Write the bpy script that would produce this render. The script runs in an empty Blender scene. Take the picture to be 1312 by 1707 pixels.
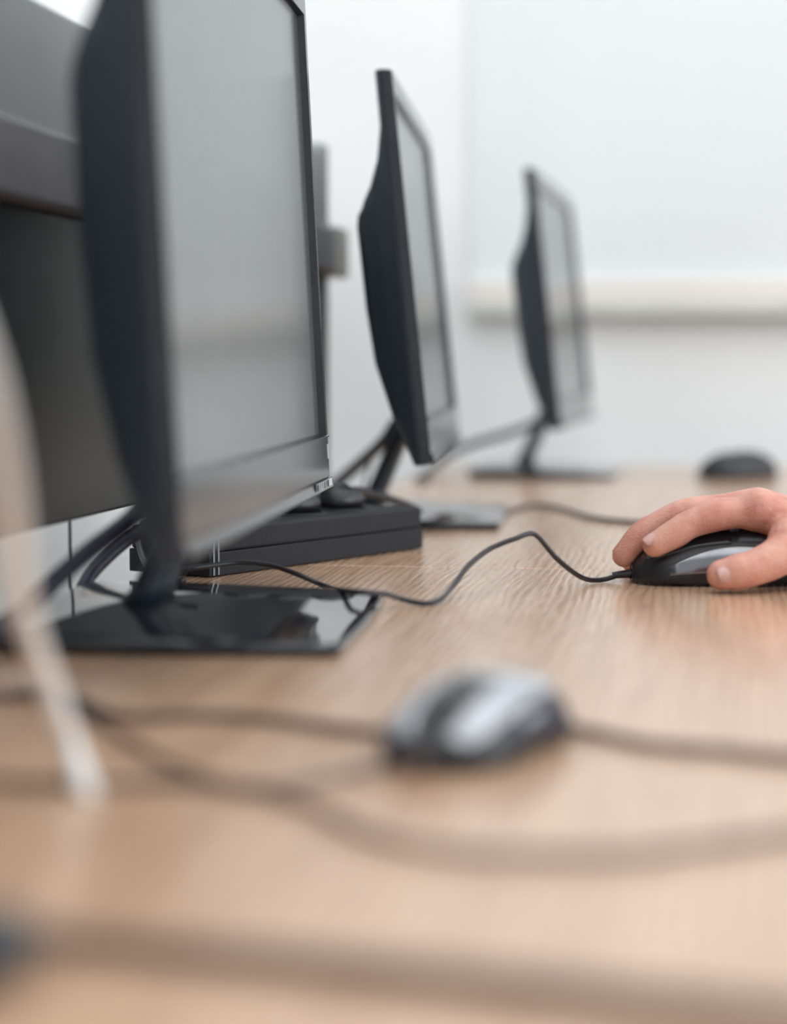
import bpy, bmesh, math, random
from mathutils import Vector, Matrix
random.seed(4)
C = bpy.context.scene.collection
S = bpy.context.scene
PI = math.pi

# ---------------------------------------------------------------- camera
# room frame: X away from the wall the desks stand against, Y along the desks, Z up
DESK = 0.75                      # height of the desk top
YAW, PITCH, FPX, CH = 0.155, 0.0744, 3392.0, 0.1333
CAM = Vector((0.3409, 0.0533, DESK + CH))
cd = bpy.data.cameras.new('camera'); cam = bpy.data.objects.new('camera', cd); C.objects.link(cam)
cam.location = CAM
cam.rotation_euler = (PI/2 - PITCH, 0, YAW)
cd.sensor_fit = 'VERTICAL'; cd.sensor_height = 36; cd.lens = FPX*36/1707
cd.clip_start = 0.01; cd.clip_end = 50
cd.dof.use_dof = True; cd.dof.focus_distance = 1.25; cd.dof.aperture_fstop = 3.0
S.camera = cam
S.view_settings.view_transform = 'Standard'; S.view_settings.look = 'None'
S.view_settings.gamma = 1; S.view_settings.use_curve_mapping = False
S.view_settings.exposure = -0.43
# ---------------------------------------------------------------- light
w = bpy.data.worlds.new('world'); S.world = w; w.use_nodes = True
w.node_tree.nodes['Background'].inputs[0].default_value = (0.86, 0.93, 1, 1)
w.node_tree.nodes['Background'].inputs[1].default_value = 1.0
def area(name, loc, rot, sx, sy, power, col):
    l = bpy.data.lights.new(name, 'AREA'); l.shape = 'RECTANGLE'; l.size = sx; l.size_y = sy
    l.energy = power; l.color = col
    o = bpy.data.objects.new(name, l); C.objects.link(o); o.location = loc; o.rotation_euler = rot
    return o
YF_ = -2.4
RX = 3.6      # the window wall
area('daylight_near', (RX-0.06, 0.2, 1.75), (0, PI/2, 0), 1.5, 1.8, 62, (0.92, 0.96, 1))
area('daylight_far', (RX-0.06, 2.0, 1.75), (0, PI/2, 0), 1.5, 1.2, 30, (0.92, 0.96, 1))
area('fill_behind', (1.3, YF_+0.06, 1.6), (-PI/2, 0, 0), 3.0, 1.7, 7, (0.95, 0.98, 1)).rotation_euler = (PI/2, 0, 0)  # added fill from behind the camera; that wall has no window
area('overhead_fill', (0.8, 1.3, 2.66), (0, 0, 0), 2.0, 2.0, 28, (0.97, 0.98, 1))  # added soft overhead fill to brighten the walls, not a known ceiling lamp
area('overhead_fill', (0.8, -0.9, 2.66), (0, 0, 0), 2.0, 1.6, 26, (0.95, 0.98, 1))  # second added overhead fill, towards the camera end

def fit2room(x, y, z=0):
    x += 0.345
    return Vector((x*math.cos(YAW) - y*math.sin(YAW), x*math.sin(YAW) + y*math.cos(YAW), DESK + z))
def _ray(px, py):
    a = (px-656)/FPX; b = (853.5-py)/FPX
    return (a, math.cos(PITCH)+b*math.sin(PITCH), -math.sin(PITCH)+b*math.cos(PITCH))
def onz(px, py, z=0.0):          # point at height z above the desk
    d = _ray(px, py); t = (z-CH)/d[2]
    return fit2room(d[0]*t, d[1]*t, z)
def atd(px, py, dist):           # point at a given distance in front of the camera
    d = _ray(px, py); t = dist/d[1]
    return fit2room(d[0]*t, dist, CH + d[2]*t)

# ---------------------------------------------------------------- materials
def mat(name, col, rough=0.5, metal=0.0, spec=0.5, coat=0.0, sss=0.0):
    m = bpy.data.materials.new(name); m.use_nodes = True
    b = m.node_tree.nodes['Principled BSDF']
    b.inputs['Base Color'].default_value = (*col, 1); b.inputs['Roughness'].default_value = rough
    b.inputs['Metallic'].default_value = metal; b.inputs['Specular IOR Level'].default_value = spec
    b.inputs['Coat Weight'].default_value = coat
    if sss:
        b.inputs['Subsurface Weight'].default_value = sss
        b.inputs['Subsurface Radius'].default_value = (1, 0.35, 0.2)
        b.inputs['Subsurface Scale'].default_value = 0.004
    return m
def grain(m, c1, c2, scale, lo=0.35, hi=0.65, bump=0.0, detail=4, rough=None, distort=0.0, bscale=None):
    nt = m.node_tree; N = nt.nodes; L = nt.links; b = N['Principled BSDF']
    tc = N.new('ShaderNodeTexCoord'); mp = N.new('ShaderNodeMapping'); mp.inputs['Scale'].default_value = scale
    no = N.new('ShaderNodeTexNoise'); no.inputs['Scale'].default_value = 1; no.inputs['Detail'].default_value = detail
    no.inputs['Distortion'].default_value = distort
    cr = N.new('ShaderNodeValToRGB'); cr.color_ramp.elements[0].position = lo; cr.color_ramp.elements[1].position = hi
    cr.color_ramp.elements[0].color = (*c1, 1); cr.color_ramp.elements[1].color = (*c2, 1)
    L.new(tc.outputs['Object'], mp.inputs[0]); L.new(mp.outputs[0], no.inputs[0]); L.new(no.outputs[0], cr.inputs[0])
    L.new(cr.outputs[0], b.inputs['Base Color'])
    if bump:
        src = no
        if bscale:
            mp2 = N.new('ShaderNodeMapping'); mp2.inputs['Scale'].default_value = bscale
            no2 = N.new('ShaderNodeTexNoise'); no2.inputs['Scale'].default_value = 1; no2.inputs['Detail'].default_value = 2
            no2.inputs['Distortion'].default_value = distort
            L.new(tc.outputs['Object'], mp2.inputs[0]); L.new(mp2.outputs[0], no2.inputs[0]); src = no2
        bp = N.new('ShaderNodeBump'); bp.inputs['Strength'].default_value = bump; bp.inputs['Distance'].default_value = 0.001
        L.new(src.outputs[0], bp.inputs['Height']); L.new(bp.outputs[0], b.inputs['Normal'])
    return m
M = {}
M['wood'] = grain(mat('oak_laminate', (0.5, 0.3, 0.2), 0.27, spec=0.5, coat=0.5), (0.53, 0.33, 0.205), (0.65, 0.43, 0.285),
                  (70, 5, 40), 0.34, 0.62, bump=0.5, detail=5, distort=1.2, bscale=(180, 9, 40))
def wood_ripple(m):      # wavy pores of the oak print, running along the desks
    nt = m.node_tree; N = nt.nodes; L = nt.links; b = N['Principled BSDF']
    b.inputs['Coat Roughness'].default_value = 0.15
    tc = N.new('ShaderNodeTexCoord'); mp = N.new('ShaderNodeMapping'); mp.inputs['Scale'].default_value = (1, 0.16, 1)
    wv = N.new('ShaderNodeTexWave'); wv.bands_direction = 'X'; wv.inputs['Scale'].default_value = 62
    wv.inputs['Distortion'].default_value = 9; wv.inputs['Detail'].default_value = 3; wv.inputs['Detail Scale'].default_value = 0.55
    L.new(tc.outputs['Object'], mp.inputs[0]); L.new(mp.outputs[0], wv.inputs[0])
    old = b.inputs['Normal'].links[0].from_node
    bp = N.new('ShaderNodeBump'); bp.inputs['Strength'].default_value = 0.27; bp.inputs['Distance'].default_value = 0.0004
    L.new(wv.outputs['Fac'], bp.inputs['Height']); L.new(old.outputs[0], bp.inputs['Normal'])
    L.new(bp.outputs[0], b.inputs['Normal']); L.new(bp.outputs[0], b.inputs['Coat Normal'])
    cr = b.inputs['Base Color'].links[0].from_node
    mx = N.new('ShaderNodeMix'); mx.data_type = 'RGBA'; mx.blend_type = 'MULTIPLY'; mx.inputs[0].default_value = 1
    rp = N.new('ShaderNodeValToRGB'); rp.color_ramp.elements[0].color = (0.85, 0.81, 0.77, 1); rp.color_ramp.elements[1].color = (1, 1, 1, 1)
    rp.color_ramp.elements[0].position = 0.1; rp.color_ramp.elements[1].position = 0.6
    L.new(wv.outputs['Fac'], rp.inputs[0]); L.new(cr.outputs[0], mx.inputs[6]); L.new(rp.outputs[0], mx.inputs[7]); L.new(mx.outputs[2], b.inputs['Base Color'])
wood_ripple(M['wood'])
M['wood_edge'] = grain(mat('oak_edge_band', (0.4, 0.24, 0.14), 0.4), (0.30, 0.17, 0.09), (0.42, 0.25, 0.15), (8, 8, 300))
M['wall'] = grain(mat('white_paint', (0.85, 0.86, 0.85), 0.6), (0.89, 0.90, 0.90), (0.92, 0.93, 0.93), (6, 6, 6), bump=0.05)
M['board'] = grain(mat('whiteboard_enamel', (0.8, 0.84, 0.85), 0.35), (0.79, 0.83, 0.84), (0.82, 0.86, 0.87), (2, 2, 2))
M['cream'] = grain(mat('cream_frame', (0.86, 0.82, 0.77), 0.5), (0.85, 0.81, 0.76), (0.88, 0.84, 0.79), (9, 9, 9))
M['grey_tray'] = grain(mat('grey_tray', (0.6, 0.62, 0.58), 0.5), (0.62, 0.63, 0.59), (0.66, 0.67, 0.63), (9, 9, 9))
M['floor'] = grain(mat('floor_vinyl', (0.4, 0.4, 0.38), 0.4), (0.36, 0.36, 0.34), (0.46, 0.45, 0.43), (3, 3, 3), bump=0.1)
M['wall_grey'] = grain(mat('grey_paint', (0.3, 0.31, 0.33), 0.7), (0.28, 0.29, 0.31), (0.33, 0.34, 0.36), (5, 5, 5))
M['ceil'] = grain(mat('ceiling_paint', (0.85, 0.85, 0.84), 0.8), (0.83, 0.83, 0.82), (0.87, 0.87, 0.86), (5, 5, 5))
M['shell'] = grain(mat('navy_black_plastic', (0.02, 0.03, 0.04), 0.42), (0.012, 0.021, 0.031), (0.016, 0.026, 0.038), (300, 300, 300), bump=0.08)
M['gloss'] = grain(mat('piano_black', (0.01, 0.012, 0.016), 0.06, coat=0.3), (0.010, 0.013, 0.018), (0.013, 0.016, 0.022), (20, 20, 20))
M['bezel'] = grain(mat('glossy_bezel', (0.02, 0.022, 0.026), 0.16, spec=0.6), (0.012, 0.014, 0.02), (0.017, 0.019, 0.026), (40, 40, 40))
M['lcd'] = grain(mat('matte_lcd', (0.09, 0.1, 0.11), 0.18, spec=0.9), (0.085, 0.097, 0.105), (0.10, 0.112, 0.12), (14, 14, 14))
M['label_w'] = mat('white_label', (0.5, 0.52, 0.54), 0.5)
M['label_k'] = mat('black_print', (0.01, 0.01, 0.012), 0.5)
M['rubber'] = grain(mat('black_cable_rubber', (0.014, 0.013, 0.018), 0.38), (0.012, 0.012, 0.017), (0.018, 0.017, 0.023), (200, 200, 200))
M['vga'] = grain(mat('dark_blue_cable', (0.015, 0.015, 0.03), 0.45), (0.012, 0.012, 0.03), (0.02, 0.02, 0.045), (200, 200, 200))
M['brown_cable'] = grain(mat('brown_black_cable', (0.05, 0.03, 0.028), 0.5), (0.06, 0.04, 0.038), (0.08, 0.055, 0.05), (200, 200, 200))
M['white_cable'] = grain(mat('white_cable', (0.85, 0.82, 0.8), 0.5), (0.84, 0.82, 0.8), (0.88, 0.86, 0.84), (100, 100, 100))
M['strip'] = grain(mat('charcoal_plastic', (0.03, 0.032, 0.036), 0.6, spec=0.25), (0.014, 0.015, 0.019), (0.020, 0.021, 0.025), (500, 500, 500), bump=0.15)
M['highlight_metal'] = mat('highlight_metal', (0.25, 0.26, 0.3), 0.35, metal=1)  # pale metal for the highlight lines on the power strip corner
M['m_black'] = grain(mat('mouse_black', (0.015, 0.015, 0.018), 0.38), (0.013, 0.013, 0.016), (0.019, 0.019, 0.023), (400, 400, 400), bump=0.05)
M['m_gloss'] = grain(mat('mouse_gloss', (0.012, 0.013, 0.016), 0.12), (0.012, 0.013, 0.016), (0.016, 0.017, 0.02), (30, 30, 30))
M['m_gun'] = grain(mat('mouse_gunmetal', (0.12, 0.125, 0.14), 0.2, metal=0.85), (0.22, 0.225, 0.24), (0.27, 0.275, 0.29), (80, 80, 80))
M['m_silver'] = grain(mat('mouse_silver', (0.55, 0.57, 0.6), 0.3, metal=0.35), (0.42, 0.44, 0.47), (0.48, 0.5, 0.53), (80, 80, 80))
M['m_navy'] = grain(mat('mouse_navy', (0.03, 0.035, 0.055), 0.5, spec=0.3), (0.018, 0.020, 0.034), (0.024, 0.026, 0.042), (80, 80, 80))
M['frame_grey'] = grain(mat('partition_rail_grey', (0.2, 0.2, 0.215), 0.5), (0.33, 0.325, 0.35), (0.38, 0.37, 0.395), (30, 30, 30))
M['panel_up'] = grain(mat('partition_panel_grey', (0.2, 0.215, 0.215), 0.45), (0.38, 0.40, 0.40), (0.42, 0.44, 0.44), (9, 9, 9))
M['panel_low'] = grain(mat('partition_panel_dark', (0.05, 0.058, 0.065), 0.42, spec=0.9), (0.045, 0.055, 0.06), (0.065, 0.075, 0.08), (9, 9, 9))
M['glass'] = mat('window_glass', (0.8, 0.86, 0.9), 0.05)
M['metal'] = grain(mat('desk_leg_metal', (0.35, 0.36, 0.37), 0.4, metal=0.6), (0.33, 0.34, 0.35), (0.38, 0.39, 0.4), (40, 40, 40))
# skin
sk = mat('skin', (0.7, 0.4, 0.3), 0.42, sss=0.35); M['skin'] = sk
nt = sk.node_tree; N = nt.nodes; L = nt.links; b = N['Principled BSDF']
tc = N.new('ShaderNodeTexCoord')
n1 = N.new('ShaderNodeTexNoise'); n1.inputs['Scale'].default_value = 55; n1.inputs['Detail'].default_value = 5
cr = N.new('ShaderNodeValToRGB'); cr.color_ramp.elements[0].position = 0.36; cr.color_ramp.elements[1].position = 0.64
cr.color_ramp.elements[0].color = (0.56, 0.23, 0.175, 1); cr.color_ramp.elements[1].color = (0.70, 0.37, 0.28, 1)
v = N.new('ShaderNodeTexVoronoi'); v.inputs['Scale'].default_value = 900
n2 = N.new('ShaderNodeTexNoise'); n2.inputs['Scale'].default_value = 260; n2.inputs['Detail'].default_value = 4
ad = N.new('ShaderNodeMath'); ad.operation = 'ADD'
bp = N.new('ShaderNodeBump'); bp.inputs['Strength'].default_value = 0.35; bp.inputs['Distance'].default_value = 0.0006
for a_ in (n1, v, n2): L.new(tc.outputs['Object'], a_.inputs['Vector'])
L.new(n1.outputs[0], cr.inputs[0]); L.new(cr.outputs[0], b.inputs['Base Color'])
L.new(v.outputs[0], ad.inputs[0]); L.new(n2.outputs[0], ad.inputs[1]); L.new(ad.outputs[0], bp.inputs['Height'])
L.new(bp.outputs[0], b.inputs['Normal'])
M['nail'] = mat('nail', (0.66, 0.38, 0.34), 0.28, sss=0.2)

# ---------------------------------------------------------------- mesh helpers
def link(name, bm, m, parent=None, smooth=False, bevel=0.0, seg=2, subsurf=0):
    me = bpy.data.meshes.new(name)
    bmesh.ops.recalc_face_normals(bm, faces=bm.faces)
    bm.to_mesh(me); bm.free()
    o = bpy.data.objects.new(name, me); C.objects.link(o); me.materials.append(m)
    if smooth:
        for p in me.polygons: p.use_smooth = True
    if bevel:
        mo = o.modifiers.new('bevel', 'BEVEL'); mo.width = bevel; mo.segments = seg; mo.limit_method = 'ANGLE'
    if subsurf:
        mo = o.modifiers.new('sub', 'SUBSURF'); mo.levels = subsurf; mo.render_levels = subsurf
    if parent: o.parent = parent
    return o
def thing(name, label, cat, loc=(0, 0, 0), rz=0, group=None):
    o = bpy.data.objects.new(name, None); C.objects.link(o); o.location = loc; o.rotation_euler = (0, 0, rz)
    o.empty_display_size = 0.05
    return tag(o, label, cat, group)
def tag(o, label, cat, group=None):
    o['label'] = label; o['category'] = cat
    if group: o['group'] = group
    return o
def struct(o): o['kind'] = 'structure'; return o
def box(bm, x0, x1, y0, y1, z0, z1):
    vs = [bm.verts.new(p) for p in ((x0,y0,z0),(x1,y0,z0),(x1,y1,z0),(x0,y1,z0),(x0,y0,z1),(x1,y0,z1),(x1,y1,z1),(x0,y1,z1))]
    for f in ((0,3,2,1),(4,5,6,7),(0,1,5,4),(1,2,6,5),(2,3,7,6),(3,0,4,7)): bm.faces.new([vs[i] for i in f])
    return vs
def B(*a):
    bm = bmesh.new(); box(bm, *a); return bm
def loft(bm, rings, cap=True):
    R = [[bm.verts.new(p) for p in r] for r in rings]; n = len(R[0])
    for a, c in zip(R, R[1:]):
        for i in range(n): bm.faces.new((a[i], a[(i+1) % n], c[(i+1) % n], c[i]))
    if cap: bm.faces.new(R[0][::-1]); bm.faces.new(R[-1])
    return R
def spline(pts, step):
    P = [Vector(p) for p in pts]; P = [2*P[0]-P[1]] + P + [2*P[-1]-P[-2]]; out = []
    for i in range(1, len(P)-2):
        n = max(2, int((P[i+1]-P[i]).length/step))
        for k in range(n):
            t = k/n; a, b_, c, d = P[i-1:i+3]
            out.append(0.5*((2*b_)+(c-a)*t+(2*a-5*b_+4*c-d)*t*t+(3*b_-a-3*c+d)*t**3))
    out.append(P[-2]); return out
def tube_rings(path, rad, n=12, sq=1.0):
    rings = []; up = Vector((0, 0, 1))
    for i, p in enumerate(path):
        t = (path[min(i+1, len(path)-1)] - path[max(i-1, 0)]).normalized()
        a = t.cross(up)
        if a.length < 1e-3: a = Vector((1, 0, 0))
        a.normalize(); c = a.cross(t).normalized(); r = rad(i/(len(path)-1)) if callable(rad) else rad
        rings.append([p + a*r*math.cos(2*PI*k/n) + c*r*sq*math.sin(2*PI*k/n) for k in range(n)])
    return rings
def cable(name, pts, r, m, parent=None, step=0.006):
    bm = bmesh.new(); loft(bm, tube_rings(spline(pts, step), r))
    return link(name, bm, m, parent, smooth=True)
def capsule(bm, pts, rads, n=16, flat=1.0):      # closed swept tube with round ends
    P = spline(pts, 0.003); m_ = len(P)
    L_ = [0]
    for a, c in zip(P, P[1:]): L_.append(L_[-1]+(c-a).length)
    K = [0]
    Q = [Vector(p) for p in pts]
    for a, c in zip(Q, Q[1:]): K.append(K[-1]+(c-a).length)
    def R(s):
        s = s/L_[-1]*K[-1]
        for i in range(len(K)-1):
            if s <= K[i+1] + 1e-9:
                t = (s-K[i])/(K[i+1]-K[i]); t = t*t*(3-2*t); return rads[i]*(1-t)+rads[i+1]*t
        return rads[-1]
    rings = []
    t0 = (P[1]-P[0]).normalized(); t1 = (P[-1]-P[-2]).normalized()
    seq = []
    for k in range(1, 6):
        a = PI/2*k/6; seq.append((P[0]-t0*rads[0]*math.cos(a), t0, rads[0]*math.sin(a)))
    for i, p in enumerate(P):
        t = (P[min(i+1, m_-1)]-P[max(i-1, 0)]).normalized(); seq.append((p, t, R(L_[i])))
    for k in range(5, 0, -1):
        a = PI/2*k/6; seq.append((P[-1]+t1*rads[-1]*math.cos(a), t1, rads[-1]*math.sin(a)))
    for p, t, r in seq:
        a = t.cross(Vector((0, 0, 1))).normalized(); c = a.cross(t).normalized()
        rings.append([p + a*r*math.cos(2*PI*k/n) + c*r*flat*math.sin(2*PI*k/n) for k in range(n)])
    loft(bm, rings)

# ---------------------------------------------------------------- the room
YB, YF, ZC = 2.80, -2.4, 2.7          # back wall, wall behind the camera, ceiling
WL = -0.25
struct(link('floor', B(WL-0.1, RX+0.1, YF-0.1, YB+0.1, -0.05, 0), M['floor']))
struct(link('ceiling', B(WL-0.1, RX+0.1, YF-0.1, YB+0.1, ZC, ZC+0.05), M['ceil']))
struct(link('wall_left', B(WL-0.1, WL, YF-0.1, YB+0.1, 0, ZC), M['wall']))
struct(link('wall_back', B(WL, RX+0.1, YB, YB+0.1, 0, ZC), M['wall']))
struct(link('wall_front', B(WL, RX+0.1, YF-0.1, YF, 0, ZC), M['wall_grey']))
bm = bmesh.new(); box(bm, RX, RX+0.1, YF, YB, 0, 0.98); box(bm, RX, RX+0.1, YF, YB, 2.52, ZC)
for a_, c_ in ((YF, -0.72), (1.12, 1.38), (2.62, YB)): box(bm, RX, RX+0.1, a_, c_, 0.98, 2.52)
struct(link('wall_right', bm, M['wall']))
for i, (a_, c_) in enumerate(((-0.72, 1.12), (1.38, 2.62))):
    wn = struct(link('window_%d' % (i+1), B(RX+0.05, RX+0.056, a_+0.04, c_-0.04, 1.02, 2.48), M['glass']))
    bm = bmesh.new()
    for q in ((a_, a_+0.04, 0.98, 2.52), (c_-0.04, c_, 0.98, 2.52), (a_+0.04, c_-0.04, 0.98, 1.02), (a_+0.04, c_-0.04, 2.48, 2.52)):
        box(bm, RX+0.02, RX+0.08, *q)
    link('window_frame', bm, M['cream'], wn)
bm = bmesh.new(); box(bm, WL, WL+0.012, YF, YB, 0, 0.08); struct(link('baseboard_left', bm, M['wall']))

# whiteboard on the back wall, cream bottom frame and grey pen tray
def bx(px, dist_y):      # room X on the plane Y = dist_y seen at pixel column px
    d = _ray(px, 600); o = CAM; e = fit2room(d[0], d[1], 0) - fit2room(0, 0, 0)
    t = (dist_y - o.y)/e.y; return o.x + e.x*t
xb0 = bx(785, YB)
wb = thing('whiteboard', 'large white writing board on the back wall above the desk end', 'whiteboard', (xb0, YB, DESK))
zt = lambda py: CH + (_ray(656, py)[2])*2.79
link('board_surface', B(0, 1.9, -0.006, 0, zt(470), 1.3), M['board'], wb)
link('bottom_frame', B(0, 1.9, -0.026, 0, zt(508), zt(470)), M['cream'], wb, bevel=0.003)
link('pen_tray', B(0, 1.9, -0.036, 0, zt(530), zt(508)), M['grey_tray'], wb, bevel=0.003)
# wall socket low behind the middle monitor
sk_ = thing('wall_socket', 'cream wall socket low on the white wall behind the middle monitor', 'socket', (WL, 1.93, DESK+0.075))
bm = bmesh.new(); box(bm, 0, 0.012, -0.04, 0.04, -0.04, 0.04); link('face_plate', bm, M['cream'], sk_, bevel=0.004, seg=3)
bm = bmesh.new(); loft(bm, [[Vector((x_, 0.022*math.cos(a), 0.022*math.sin(a))) for a in [2*PI*k/20 for k in range(20)]] for x_ in (0.012, 0.015)])
link('socket_well', bm, M['grey_tray'], sk_)

# ---------------------------------------------------------------- desks
def desk(y0, y1, label):
    t = thing('desk', label, 'desk', (0.36, (y0+y1)/2, 0), 0, 'wooden desks in the row')
    h = (y1-y0)/2
    o = link('desktop', B(-0.36, 0.36, -h+0.0006, h-0.0006, DESK-0.025, DESK), M['wood'], t, bevel=0.0012)
    for sx in (-1, 1):
        for sy in (-1, 1):
            link('leg', B(sx*0.32-0.02, sx*0.32+0.02, sy*(h-0.05)-0.02, sy*(h-0.05)+0.02, 0, DESK-0.025), M['metal'], t, bevel=0.003)
    link('rear_rail', B(-0.34, -0.32, -h+0.07, h-0.07, DESK-0.1, DESK-0.03), M['metal'], t)
    return t
desk(-0.10, 1.352, 'nearest oak-look desk, carrying the biggest monitor and the silver mouse')
desk(1.352, 2.66, 'oak-look desk beyond the seam, carrying the middle and farthest monitors')

# ---------------------------------------------------------------- partition screen behind the monitors
pt = thing('partition_screen', 'grey desk partition with a thick rail standing behind the biggest monitor', 'partition', (-0.002, 0.95, DESK))
PY0, PY1 = -1.0, 0.90
bm = bmesh.new(); box(bm, -0.012, -0.002, PY0, PY1, 0.252, 0.318); link('upper_panel', bm, M['panel_up'], pt, bevel=0.002)
bm = bmesh.new(); box(bm, -0.010, -0.004, PY0, PY1, 0.045, 0.212); link('lower_panel', bm, M['panel_low'], pt, bevel=0.002)
bm = bmesh.new(); box(bm, -0.014, 0.006, PY0, PY1+0.016, 0.212, 0.252); link('rail', bm, M['frame_grey'], pt, bevel=0.003)
bm = bmesh.new(); box(bm, -0.015, 0.007, PY1+0.016, PY1+0.085, 0.209, 0.255); link('rail_end_cap', bm, M['grey_tray'], pt, bevel=0.003)['label'] = 'light grey end of the rail'
for y_ in (PY0+0.02, PY1):
    bm = bmesh.new(); box(bm, -0.013, 0.001, y_-0.015, y_+0.015, 0.0, 0.325); link('post', bm, M['panel_up'], pt, bevel=0.002)

# ---------------------------------------------------------------- monitors
PROF = [(0, .013), (.13, .026), (.27, .0355), (.41, .038), (.62, .0385), (.648, .037), (.68, .031), (.72, .0245), (.78, .0172), (.86, .0128), (1, .0125)]
def monitor(fx, fy, yaw, lean, label, sticker=False, k=1.0, W0=0.456, H0=0.300):
    W_, H_ = W0*k, H0*k; E_ = CH-(CH-0.054)*k; fx *= k; fy *= k
    ctr = (fx + math.sin(yaw)*W_/2, fy + math.cos(yaw)*W_/2)
    loc = fit2room(ctr[0], ctr[1], 0)
    t = thing('computer_monitor', label, 'monitor', loc, YAW - yaw, 'black computer monitors')
    cl, sl = math.cos(lean), math.sin(lean)
    def P(n, y, v_): return Vector((n*cl - v_*sl, y, E_ + v_*cl + n*sl))
    w2 = W_/2
    # casing: closed side silhouette; outer edge of the frame, narrowing a little towards the rear
    bm = bmesh.new(); n_ = len(PROF)
    def side(sgn, inset, depth):      # ring of the side profile at fraction depth of its thickness
        return [P(-0.0082-min(th-.0082, depth), sgn*(w2-inset), u*H_) for u, th in PROF]
    cols = []
    for sgn in (-1, 1):
        ins = [(0.0006, 0.0), (0.0006, 0.002), (0.004, 0.013), (0.011, 0.026), (0.020, 0.05)]
        cols.append([side(sgn, i_, d_) for i_, d_ in ins])
    rows = cols[0] + cols[1][::-1]      # near front ... near rear, far rear ... far front
    V = [[bm.verts.new(p) for p in r] for r in rows]
    for a_, c_ in zip(V, V[1:]):
        for i in range(n_-1): bm.faces.new((a_[i], a_[i+1], c_[i+1], c_[i]))
    for i in range(n_-1): bm.faces.new((V[-1][i], V[-1][i+1], V[0][i+1], V[0][i]))
    bm.faces.new([r[0] for r in V]); bm.faces.new([r[-1] for r in V][::-1])
    case = link('casing', bm, M['shell'], t, bevel=0.0012)
    # front frame with the screen opening
    it, ib, is_ = 0.0165, 0.0335, 0.009
    bm = bmesh.new()
    def fr(n, a, c, d, e): return [bm.verts.new(P(n, *q)) for q in ((a, d), (c, d), (c, e), (a, e))]
    o0 = fr(-0.0080, -w2, w2, 0, H_); o1 = fr(0.0, -w2+0.0015, w2-0.0015, 0.0015, H_-0.0015)
    i1 = fr(0.0, -w2+is_, w2-is_, ib, H_-it); i2 = fr(-0.0048, -w2+is_+0.0012, w2-is_-0.0012, ib+0.0012, H_-it-0.0012)
    for a_, c_ in ((o0, o1), (o1, i1), (i1, i2)):
        for k in range(4): bm.faces.new((a_[k], a_[(k+1) % 4], c_[(k+1) % 4], c_[k]))
    bm.faces.new(o0)
    fo = link('bezel', bm, M['bezel'], t)
    bm = bmesh.new()
    loft(bm, [[P(n, *q) for q in ((-w2+is_, ib), (w2-is_, ib), (w2-is_, H_-it), (-w2+is_, H_-it))] for n in (-0.0060, -0.0042)])
    link('screen', bm, M['lcd'], t)
    # small ridge under the screen and along the lower lip
    bm = bmesh.new()
    loft(bm, [[P(n, y_, u) for n, u in ((0, 0.0318), (0.0016, 0.0324), (0.0016, 0.0332), (0, 0.0338))] for y_ in (-w2+0.004, w2-0.006)])
    link('bezel_ridge', bm, M['bezel'], t)
    bm = bmesh.new()
    loft(bm, [[P(n, y_, u) for n, u in ((-0.001, 0.0), (0.0022, 0.0018), (0.0014, 0.0075), (0, 0.008))] for y_ in (-w2+0.002, w2-0.002)])
    link('lower_lip', bm, M['bezel'], t)
    if sticker:
        bm = bmesh.new(); loft(bm, [[P(n, y_, u) for y_, u in ((w2-0.085, 0.0032), (w2-0.012, 0.0032), (w2-0.012, 0.0075), (w2-0.085, 0.0075))] for n in (0.0023, 0.0027)])
        st = link('label_strip', bm, M['label_w'], t); st['label'] = 'white label strip with dark marks'
        bm = bmesh.new()
        for a_, c_ in ((-0.0848, -0.076), (-0.070, -0.067), (-0.060, -0.058), (-0.052, -0.048), (-0.043, -0.040), (-0.036, -0.030)):
            loft(bm, [[P(n, w2+y_, u) for y_, u in ((a_, 0.0034), (c_, 0.0034), (c_, 0.0073), (a_, 0.0073))] for n in (0.0027, 0.0030)])
        link('printed_mark', bm, M['label_k'], st)
        bm = bmesh.new(); loft(bm, [[P(n, y_, u) for y_, u in ((w2-0.007, 0.019), (w2-0.004, 0.019), (w2-0.004, 0.028), (w2-0.007, 0.028))] for n in (0.0, 0.0004)])
        link('energy_mark', bm, M['label_w'], t)
    # neck: flat leaning blade from the foot up into the casing
    bm = bmesh.new(); rings = []
    for k in range(9):
        f = k/8; x = -0.066 + 0.037*f**0.9; z = 0.011 + 0.088*f; hw = 0.028 - 0.004*f; th = 0.0085 - 0.001*f
        if k == 0: hw += 0.004; th += 0.003
        ring = []
        for a in range(20):
            q = 2*PI*a/20; ca, sa = math.cos(q), math.sin(q)
            ring.append(Vector((x + th*math.copysign(abs(ca)**0.6, ca), hw*math.copysign(abs(sa)**0.6, sa), z)))
        rings.append(ring)
    loft(bm, rings); link('neck', bm, M['shell'], t, smooth=True)
    # foot: shallow domed slab, thick at the rear and thin at the front edge
    bm = bmesh.new(); nx, ny = 18, 24; top = []
    x0, x1, yh = -0.115, 0.046, 0.110
    def edge(xf, yf):
        s = 1 - 0.06*(abs(yf)**3)                 # gently bowed outline
        bow = 0.003*(1-yf*yf)
        x = x0 + (x1-x0)*xf + bow*(2*xf-1)
        y = yh*yf*(1 - 0.10*(1-xf)*0 + 0.0*xf) + 0.006*(1-(2*xf-1)**2)*yf
        return x, y
    for i in range(nx+1):
        row = []
        for j in range(ny+1):
            xf, yf = i/nx, 2*j/ny-1; x, y = edge(xf, yf)
            z = 0.0052 + 0.0070*(1-xf)**1.1*(1-0.35*yf*yf) + 0.0045*(1-yf*yf)*(1-(2*xf-1)**2)
            row.append(bm.verts.new((x, y, z)))
        top.append(row)
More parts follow.
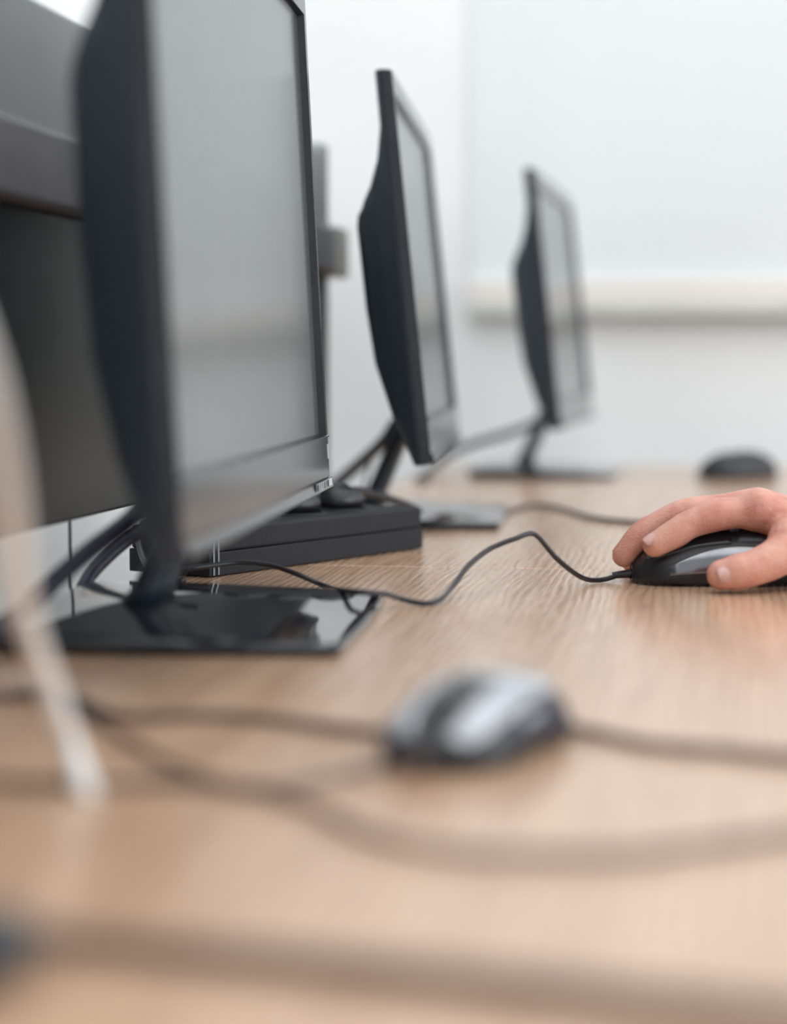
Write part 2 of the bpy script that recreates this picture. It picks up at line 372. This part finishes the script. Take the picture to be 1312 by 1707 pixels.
    bot = [[bm.verts.new((v_.co.x, v_.co.y, 0.0002)) for v_ in r] for r in top]
    for i in range(nx):
        for j in range(ny):
            bm.faces.new((top[i][j], top[i+1][j], top[i+1][j+1], top[i][j+1]))
            bm.faces.new((bot[i][j], bot[i][j+1], bot[i+1][j+1], bot[i+1][j]))
    for j in range(ny):
        bm.faces.new((top[0][j], top[0][j+1], bot[0][j+1], bot[0][j])); bm.faces.new((top[nx][j], bot[nx][j], bot[nx][j+1], top[nx][j+1]))
    for i in range(nx):
        bm.faces.new((top[i][0], bot[i][0], bot[i+1][0], top[i+1][0])); bm.faces.new((top[i][ny], top[i+1][ny], bot[i+1][ny], bot[i][ny]))
    link('foot', bm, M['gloss'], t, smooth=True, bevel=0.0015, seg=3)
    return t
m1 = monitor(-0.0815, 0.786, 0.090, 0.050, 'nearest and biggest black monitor in the picture, cropped by the top edge', sticker=True, W0=0.474, H0=0.305)
m2 = monitor(0.0291, 1.544, 0.080, 0.103, 'middle black monitor of the row, standing behind the power strip', k=0.965)
m3 = monitor(0.1919, 2.327, 0.179, 0.109, 'farthest and smallest black monitor, near the back wall', k=0.94)

# ---------------------------------------------------------------- mice
def mouse(loc, rz, label, top, side, cord=None, accent='m_black', size=1.0, wheel='m_gloss', cr=0.0016, cm='rubber', flat=1.0):
    t = thing('computer_mouse', label, 'mouse', loc, rz)     # front of the mouse looks along local -X
    Ln, Wd, Ht = 0.112*size, 0.061*size, 0.036*size*flat
    def w(s):    # s 0 = front, 1 = rear
        return Wd/2*(1-abs(2*s-1)**3.6)**(1/2.6)*(0.93+0.10*s-0.07*math.sin(PI*s)**2+0.04)
    def h(s):
        return 0.004+(Ht-0.004)*(max(0, 1-abs((s-0.60)/0.62)**2.3))**0.62*(0.97) if s < 0.6 else 0.004+(Ht-0.004)*(max(0, 1-((s-0.6)/0.405)**2.3))**0.6*0.97
    def Pt(s, f, o=0.0):    # f 0..pi around from near side (-Y) over the top
        s = min(max(s, 0.0), 1.0); cw = w(s); hh = h(s)
        ca, sa = math.cos(f), math.sin(f)
        y = -(cw+o)*math.copysign(abs(ca)**0.62, ca); z = 0.0015+(hh-0.0015+o)*abs(sa)**0.72
        y *= 1-0.10*(z/Ht)**2
        return Vector((-Ln/2+Ln*s, y, z))
    bm = bmesh.new(); n, m_ = 36, 32
    S_ = [0.004]+[0.5-0.5*math.cos(PI*i/n) for i in range(1, n)]+[0.996]
    rings = [[Pt(s, PI*k/m_) for k in range(m_+1)] for s in S_]
    loft(bm, rings)
    link('body', bm, M['m_black'], t, smooth=True)
    def patch(name, s0, s1, f0, f1, o, m, parent=t, trim=None, label=None):
        bm = bmesh.new(); a_, c_ = 22, 16; G = []
        for i in range(a_+1):
            r = []
            for j in range(c_+1):
                s = s0+(s1-s0)*i/a_; u = j/c_; lo, hi = (f0, f1) if trim is None else trim(s, i/a_)
                e = min(i, a_-i, j, c_-j); oo = o if e > 1 else (o*0.75 if e == 1 else -0.0008)
                r.append(bm.verts.new(Pt(s, lo+(hi-lo)*u, oo)))
            G.append(r)
        for i in range(a_):
            for j in range(c_): bm.faces.new((G[i][j], G[i+1][j], G[i+1][j+1], G[i][j+1]))
        p = link(name, bm, M[m], parent, smooth=True)
        if label: p['label'] = label
        return p
    patch('button', 0.03, 0.52, 0.62, 1.36, 0.0009, top); patch('button', 0.03, 0.52, PI-1.36, PI-0.62, 0.0009, top)
    patch('palm_rest', 0.53, 0.97, 0.66, PI-0.66, 0.0008, accent)
    patch('side_panel', 0.16, 0.86, 0.10, 0.55, 0.0010, side, trim=lambda s, u: (0.10, 0.58-0.30*abs(2*u-1)**2+0.1*u))
    patch('side_panel', 0.16, 0.86, PI-0.55, PI-0.10, 0.0010, side)
    if top == 'm_silver': patch('thumb_button', 0.34, 0.50, 0.36, 0.50, 0.0022, 'm_silver' if top == 'm_silver' else side)
    # scroll wheel
    bm = bmesh.new(); c0 = Pt(0.2, PI/2)
    loft(bm, [[c0+Vector((0.0075*q*math.cos(a), y_, 0.0075*q*math.sin(a)-0.004)) for a in [2*PI*k/24 for k in range(24)]] for y_, q in ((-0.0034, .85), (-0.0026, 1), (0.0026, 1), (0.0034, .85))])
    link('scroll_wheel', bm, M[wheel], t)
    # strain relief
    bm = bmesh.new(); loft(bm, tube_rings([Vector((-Ln/2+0.004-0.003*k, 0, 0.0055-0.0003*k)) for k in range(6)], lambda f: 0.0030-0.0010*f))
    link('strain_relief', bm, M[cm], t)
    if cord:
        inv = Matrix.Translation(Vector(loc)) @ Matrix.Rotation(rz, 4, 'Z'); inv = inv.inverted()
        start = Vector((-Ln/2-0.008, 0, 0.0041))
        pts = [start] + [inv @ p for p in cord]
        cable('cord', pts, cr, M[cm], t)
    return t
# hand's mouse: front looks towards fit -x
hm = fit2room(0.199, 1.222)
mouse(hm, YAW + 0.02, 'black mouse under the fingers with a curling black cord', 'm_gloss', 'm_gun', cord=[
      atd(1012, 965, 1.218), atd(985, 967, 1.21), atd(960, 957, 1.195), atd(925, 928, 1.18), atd(900, 897, 1.175), atd(884, 889, 1.17), atd(862, 897, 1.165), atd(820, 913, 1.16), atd(782, 942, 1.15), atd(757, 975, 1.135),
      onz(733, 1000, .0030), onz(705, 1006, .0018), onz(668, 998, .0040), onz(640, 990, .0095), onz(590, 986, .0120), atd(550, 980, 1.17), atd(500, 959, 1.18), atd(450, 942, 1.19),
      atd(400, 938, 1.19), atd(350, 943, 1.18), atd(305, 950, 1.17), atd(270, 962, 1.19)], cr=0.00155)
nm = fit2room(0.0285, 0.692)
mouse(nm, YAW + math.radians(66), 'blurred silver mouse with dark sides lying alone in the foreground', 'm_silver', 'm_navy', cord=[
      onz(610, 1284, .002), onz(540, 1298, .002), onz(440, 1312, .002), onz(330, 1292, .002), onz(210, 1232, .002), onz(110, 1172, .002), onz(20, 1160, .002), onz(-80, 1168, .002)],
      accent='m_silver', size=0.82, flat=0.86, cr=0.0012, cm='brown_cable')
fm = onz(1230, 797)
mouse((fm.x, fm.y, DESK), YAW + 0.5, 'small blurred black mouse on the far desk end, beyond the fingers', 'm_gloss', 'm_black', size=0.86)

# ---------------------------------------------------------------- power strip
d0, d1 = fit2room(-0.113, 1.243), fit2room(0.021, 1.436)
ang = math.atan2(d1.y-d0.y, d1.x-d0.x); LnS = (d1-d0).length
ps = thing('power_strip', 'thick charcoal power strip lying between the nearest and middle monitors', 'power strip', d0, ang)
def rbox(x0, x1, y0, y1, z0, z1, r, name, m, parent, seg=3): return link(name, B(x0, x1, y0, y1, z0, z1), m, parent, bevel=r, seg=seg)
rbox(0, LnS, 0.0, 0.066, 0.0005, 0.0150, 0.0008, 'lower_housing', M['strip'], ps)
rbox(0.0008, LnS-0.0008, 0.0008, 0.0652, 0.0150, 0.0300, 0.0020, 'upper_housing', M['strip'], ps)
for x_ in (0.003, 0.0075):  # double highlight on the housing corner, modelled as thin pale bars
    o = rbox(x_, x_+0.0016, -0.0008, 0.006, 0.001, 0.0285, 0.0004, 'corner_highlight', M['highlight_metal'], ps); o['label'] = 'bright corner highlight, put in as a thin bar'
for k in range(4):
    bm = bmesh.new(); cx = 0.034+k*0.050
    loft(bm, [[Vector((cx+0.021*q*math.cos(a), 0.036+0.021*q*math.sin(a), z_)) for a in [2*PI*i/28 for i in range(28)]] for q, z_ in ((1.05, 0.0285), (1.0, 0.0312), (0.86, 0.0312), (0.84, 0.0290))])
    link('socket', bm, M['strip'], ps)
def plug(k, label, pts, hgt=0.024):
    cx = 0.034+k*0.050; c0 = Vector((cx, 0.036, 0.0318))
    mt = Matrix.Translation(d0) @ Matrix.Rotation(ang, 4, 'Z'); g = mt @ c0
    t = thing('power_plug', label, 'plug', g, ang)
    bm = bmesh.new()
    rr = [(0.0180, 0), (0.0185, 0.005), (0.0165, 0.011), (0.0125, hgt*0.75), (0.006, hgt)]
    loft(bm, [[Vector((r*math.cos(a)*1.0+0.002*math.sin(i), r*0.8*math.sin(a), z_)) for a in [2*PI*j/24 for j in range(24)]] for i, (r, z_) in enumerate(rr)])
    link('plug_body', bm, M['rubber'], t, smooth=True)
    inv = (Matrix.Translation(g) @ Matrix.Rotation(ang, 4, 'Z')).inverted()
    bm = bmesh.new(); st = Vector((-0.008, 0.004, hgt*0.65)); P_ = [st] + [inv @ p for p in pts]
    cable('cord', P_, 0.0035, M['rubber'], t)
    return t
plug(2, 'black plug in the power strip just below the nearest monitor\'s far corner', [atd(500, 835, 1.40), atd(470, 855, 1.43), atd(430, 880, 1.48), atd(400, 850, 1.5)], 0.016)
plug(3, 'black plug nearest the right end of the power strip, cord trailing right', [atd(600, 819, 1.50), atd(640, 829, 1.53), atd(680, 843, 1.57), atd(698, 853, 1.59)], 0.016)
plug(1, 'black plug on the power strip hidden half behind the monitor bottom', [atd(420, 868, 1.35), atd(390, 885, 1.40), atd(350, 900, 1.46)], 0.014)

# ---------------------------------------------------------------- cables
# behind the nearest monitor
tag(cable('video_cable', [atd(330, 770, 1.06), atd(262, 815, 1.03), atd(215, 868, 1.00), atd(150, 918, 0.97), atd(95, 965, 0.94), atd(55, 1005, 0.92), atd(10, 1040, 0.90), atd(-60, 1075, 0.89)], 0.0046, M['vga']),
    'thick dark blue cable sloping down to the left behind the nearest monitor', 'cable')
tag(cable('power_cable', [atd(330, 845, 1.18), atd(262, 872, 1.165), atd(215, 898, 1.16), atd(175, 932, 1.15), atd(148, 962, 1.14), atd(135, 988, 1.13)], 0.0040, M['vga']),
    'shorter dark cable curving down behind the nearest monitor foot', 'cable')
# loose coil behind the neck
tag(cable('coiled_wire', [onz(305, 968, .004), onz(262, 962, .004), atd(238, 925, 1.26), atd(232, 885, 1.28), atd(250, 868, 1.28), atd(262, 900, 1.26), onz(268, 955, .004), onz(310, 952, .004)], 0.0026, M['rubber']),
    'black wire looped on the desk behind the nearest monitor neck', 'cable')
# foreground
tag(cable('long_cable', [onz(-80, 1160, .002), onz(0, 1163, .002), onz(70, 1150, .002), onz(130, 1168, .002), onz(200, 1194, .002), onz(300, 1192, .002), onz(420, 1196, .002), onz(560, 1212, .002), onz(650, 1221, .002), onz(800, 1208, .002),
      onz(940, 1212, .002), onz(1010, 1225, .002), onz(1080, 1240, .002), onz(1200, 1250, .002), onz(1330, 1262, .002), onz(1520, 1270, .002), onz(1900, 1240, .002), onz(2300, 1180, .002)], 0.0017, M['brown_cable']),
    'brown cable running across the desk behind the silver mouse', 'cable')
tag(cable('slack_cable', [onz(-90, 1302, .002), onz(0, 1303, .002), onz(150, 1308, .002), onz(300, 1304, .002), onz(430, 1318, .002), onz(530, 1348, .002), onz(620, 1392, .002), onz(760, 1420, .002), onz(900, 1424, .002), onz(1050, 1424, .002), onz(1200, 1405, .002), onz(1400, 1385, .002), onz(1800, 1390, .002), onz(2300, 1420, .002)], 0.0014, M['brown_cable']),
    'blurred brown cable sagging across the desk in front of the silver mouse', 'cable')
ec = thing('extension_cable', 'heavily blurred brown cable nearest the bottom edge with a dark connector', 'cable', onz(60, 1565))
inv = Vector(ec.location)
cable('cord', [p-inv for p in (onz(20, 1560, .006), onz(120, 1568, .003), onz(300, 1585, .003), onz(500, 1603, .003), onz(700, 1622, .003), onz(900, 1645, .003), onz(1100, 1668, .003), onz(1400, 1700, .003), onz(1900, 1720, .003), onz(2500, 1700, .003))], 0.0027, M['brown_cable'], ec)
bm = bmesh.new(); capsule(bm, [onz(-110, 1600, .009)-inv, onz(-60, 1588, .009)-inv, onz(0, 1570, .008)-inv, onz(34, 1562, .006)-inv], [0.008, 0.009, 0.008, 0.004])
link('connector', bm, M['shell'], ec, smooth=True)
# white cable hanging from the partition to the desk in the foreground
tag(cable('white_cable', [onz(146, 1322, .0026), atd(128, 1270, .640), atd(95, 1175, .635), atd(62, 1085, .62), atd(38, 1010, .60), atd(26, 930, .57), atd(14, 830, .53), atd(-10, 700, .50), atd(-50, 560, .49), atd(-110, 420, .50), atd(-200, 330, .53), atd(-330, 300, .60), Vector((0.004, 0.70, DESK+0.28)), Vector((-0.005, 0.72, DESK+0.323)), Vector((-0.016, 0.73, DESK+0.2))], 0.0034, M['white_cable']),
    'white cable hanging down to the desk at the left edge', 'cable')
# behind the middle monitor
tag(cable('signal_cable', [atd(660, 705, 1.80), atd(640, 735, 1.82), atd(605, 768, 1.86), atd(568, 800, 1.9), atd(540, 825, 1.93), atd(520, 850, 1.95)], 0.0058, M['rubber']),
    'black cable sloping from the back of the middle monitor to the left', 'cable')
tag(cable('thin_wire', [atd(630, 745, 1.84), atd(616, 775, 1.86), atd(608, 810, 1.87), atd(612, 840, 1.86)], 0.0016, M['rubber']),
    'thin wire dangling beside the neck of the middle monitor', 'cable')
# from the farthest monitor
tag(cable('sagging_cable', [atd(925, 690, 2.50), atd(895, 704, 2.49), atd(850, 722, 2.47), atd(795, 738, 2.44), atd(750, 757, 2.40), atd(718, 783, 2.36), onz(700, 797, .006)], 0.0046, M['rubber']),
    'grey-green blurred cable sagging from the farthest monitor to the left', 'cable')
tag(cable('mouse_cord', [onz(760, 872, .002), onz(830, 858, .002), onz(880, 843, .002), onz(925, 845, .002), onz(985, 862, .002), onz(1050, 870, .002), onz(1130, 872, .002), onz(1230, 866, .002), onz(1420, 860, .002), onz(1800, 862, .002)], 0.0018, M['rubber']),
    'thin grey cord crossing the far desk between the middle monitor foot and the hand', 'cable')
tag(cable('hanging_wire', [Vector((-0.016, 1.155, DESK+0.30)), Vector((-0.018, 1.157, DESK+0.15)), Vector((-0.016, 1.155, DESK+0.02)), Vector((-0.016, 1.145, DESK-0.1))], 0.0009, M['rubber']),
    'hair-thin dark wire hanging behind the partition at the left', 'wire')

# ---------------------------------------------------------------- the hand
pr = fit2room(0.30, 1.23)
bm = bmesh.new()
Pp = lambda px, py, d: atd(px, py, d) - pr
idx_m, mid_m, rng_m, lit_m = Pp(1262, 850, 1.203), Pp(1266, 846, 1.226), Pp(1276, 856, 1.248), Pp(1292, 874, 1.268)
wr = Pp(1490, 905, 1.225)
capsule(bm, [Pp(1092, 908, 1.196), Pp(1128, 888, 1.197), Pp(1150, 874, 1.198), Pp(1195, 858, 1.200), Pp(1225, 855, 1.201), idx_m], [.0076, .0088, .0087, .0100, .0094, .0136])
capsule(bm, [Pp(1040, 926, 1.222), Pp(1064, 896, 1.222), Pp(1084, 881, 1.223), Pp(1140, 856, 1.224), Pp(1190, 850, 1.225), mid_m], [.0072, .0080, .0080, .0090, .0092, .0122])
capsule(bm, [onz(1054, 936, .0076)-pr, Pp(1092, 905, 1.247), Pp(1140, 878, 1.247), Pp(1195, 864, 1.248), rng_m], [.0070, .0078, .0086, .0088, .0118])
lt = onz(1130, 928, .0070); lt = Vector((lt.x, lt.y, DESK+.0072))-pr
capsule(bm, [lt, Pp(1160, 903, 1.272), Pp(1205, 888, 1.271), Pp(1245, 880, 1.270), lit_m], [.0064, .0070, .0076, .0080, .0110])
# metacarpals down to the wrist
for a_, r0, r1 in ((idx_m, .0126, .0165), (mid_m, .0122, .0165), (rng_m, .0118, .0160), (lit_m, .0110, .0150)):
    off = (a_ - mid_m)*0.45
    capsule(bm, [a_, a_.lerp(wr+off, 0.35)+Vector((0, 0, -0.002)), a_.lerp(wr+off, 0.7), wr+off], [r0, r0*1.12, r1, r1])
# thumb
tcm = Pp(1400, 905, 1.195); tm = Pp(1312, 922, 1.172)
capsule(bm, [Pp(1204, 958, 1.160), Pp(1232, 953, 1.160), Pp(1256, 947, 1.162), Pp(1285, 935, 1.166), tm, tcm], [.0090, .0107, .0106, .0113, .0128, .0160])
capsule(bm, [tm, Pp(1335, 895, 1.185), wr], [.0120, .0150, .0170])
# web and palm flesh
capsule(bm, [Pp(1300, 876, 1.196), Pp(1345, 890, 1.195), tcm, wr], [.0085, .0125, .0160, .0180])
capsule(bm, [Pp(1330, 885, 1.225), Pp(1400, 905, 1.235), wr], [.0150, .0190, .0190])
# forearm
rt = wr + Vector((0.26*math.cos(YAW), 0.26*math.sin(YAW)-0.04, 0.015))
capsule(bm, [wr, wr.lerp(rt, 0.2), wr.lerp(rt, 0.6), rt], [.0235, .0255, .036, .043], n=24, flat=0.85)
hand = link('person', bm, M['skin'])
hand.location = pr
tag(hand, 'right hand of a person with the index and middle finger resting on a black mouse', 'person')
rm = hand.modifiers.new('remesh', 'REMESH'); rm.mode = 'VOXEL'; rm.voxel_size = 0.0011; rm.use_smooth_shade = True
sm = hand.modifiers.new('smooth', 'SMOOTH'); sm.factor = 0.5; sm.iterations = 5
bpy.context.view_layer.update()
dg = bpy.context.evaluated_depsgraph_get()
me = bpy.data.meshes.new_from_object(hand.evaluated_get(dg), depsgraph=dg)
hand.modifiers.clear(); hand.data = me
for p in me.polygons: p.use_smooth = True
if not me.materials: me.materials.append(M['skin'])
def nail(center, axis, normal, ln, wd):
    axis = axis.normalized(); normal = (normal - axis*normal.dot(axis)).normalized(); side_ = axis.cross(normal)
    bm = bmesh.new(); G = []
    for i in range(13):
        u = -1+2*i/12; r = []
        for j in range(13):
            q = -1+2*j/12
            wv = wd*(1-0.25*max(0, abs(u))**3); k = q*1.05
            r.append(bm.verts.new(center + axis*ln*u*(1-0.12*q*q) + side_*wv*math.sin(k) + normal*(wd*1.0*(math.cos(k)-1) - 0.0004*(u*u))))
        G.append(r)
    for i in range(12):
        for j in range(12): bm.faces.new((G[i][j], G[i+1][j], G[i+1][j+1], G[i][j+1]))
    o = link('fingernail', bm, M['nail'], hand, smooth=True)
    mo = o.modifiers.new('s', 'SOLIDIFY'); mo.thickness = 0.0006; mo.offset = 0
toc = (CAM - pr - Pp(1200, 950, 1.16)).normalized(); upv = Vector((0, 0, 1))
p0 = Pp(1213, 957, 1.160); nrm = (toc*0.97 + upv*0.06).normalized()
nail(p0 + nrm*0.0094, Pp(1204, 958, 1.160)-Pp(1256, 947, 1.162), nrm, 0.0058, 0.0056)
p1 = Pp(1090, 909, 1.196); nrm = (upv*0.8 + toc*0.5).normalized()
ax = Pp(1092, 908, 1.196)-Pp(1128, 888, 1.197); nn = (nrm-ax.normalized()*nrm.dot(ax.normalized())).normalized()
nail(p1 + nn*0.0074, ax, nn, 0.0050, 0.0048)
p2 = Pp(1044, 921, 1.222); ax = Pp(1040, 926, 1.222)-Pp(1064, 896, 1.222); nrm = upv*0.8-toc*0.2; nn = (nrm-ax.normalized()*nrm.dot(ax.normalized())).normalized()
nail(p2 + nn*0.0073, ax, nn, 0.0048, 0.0045)
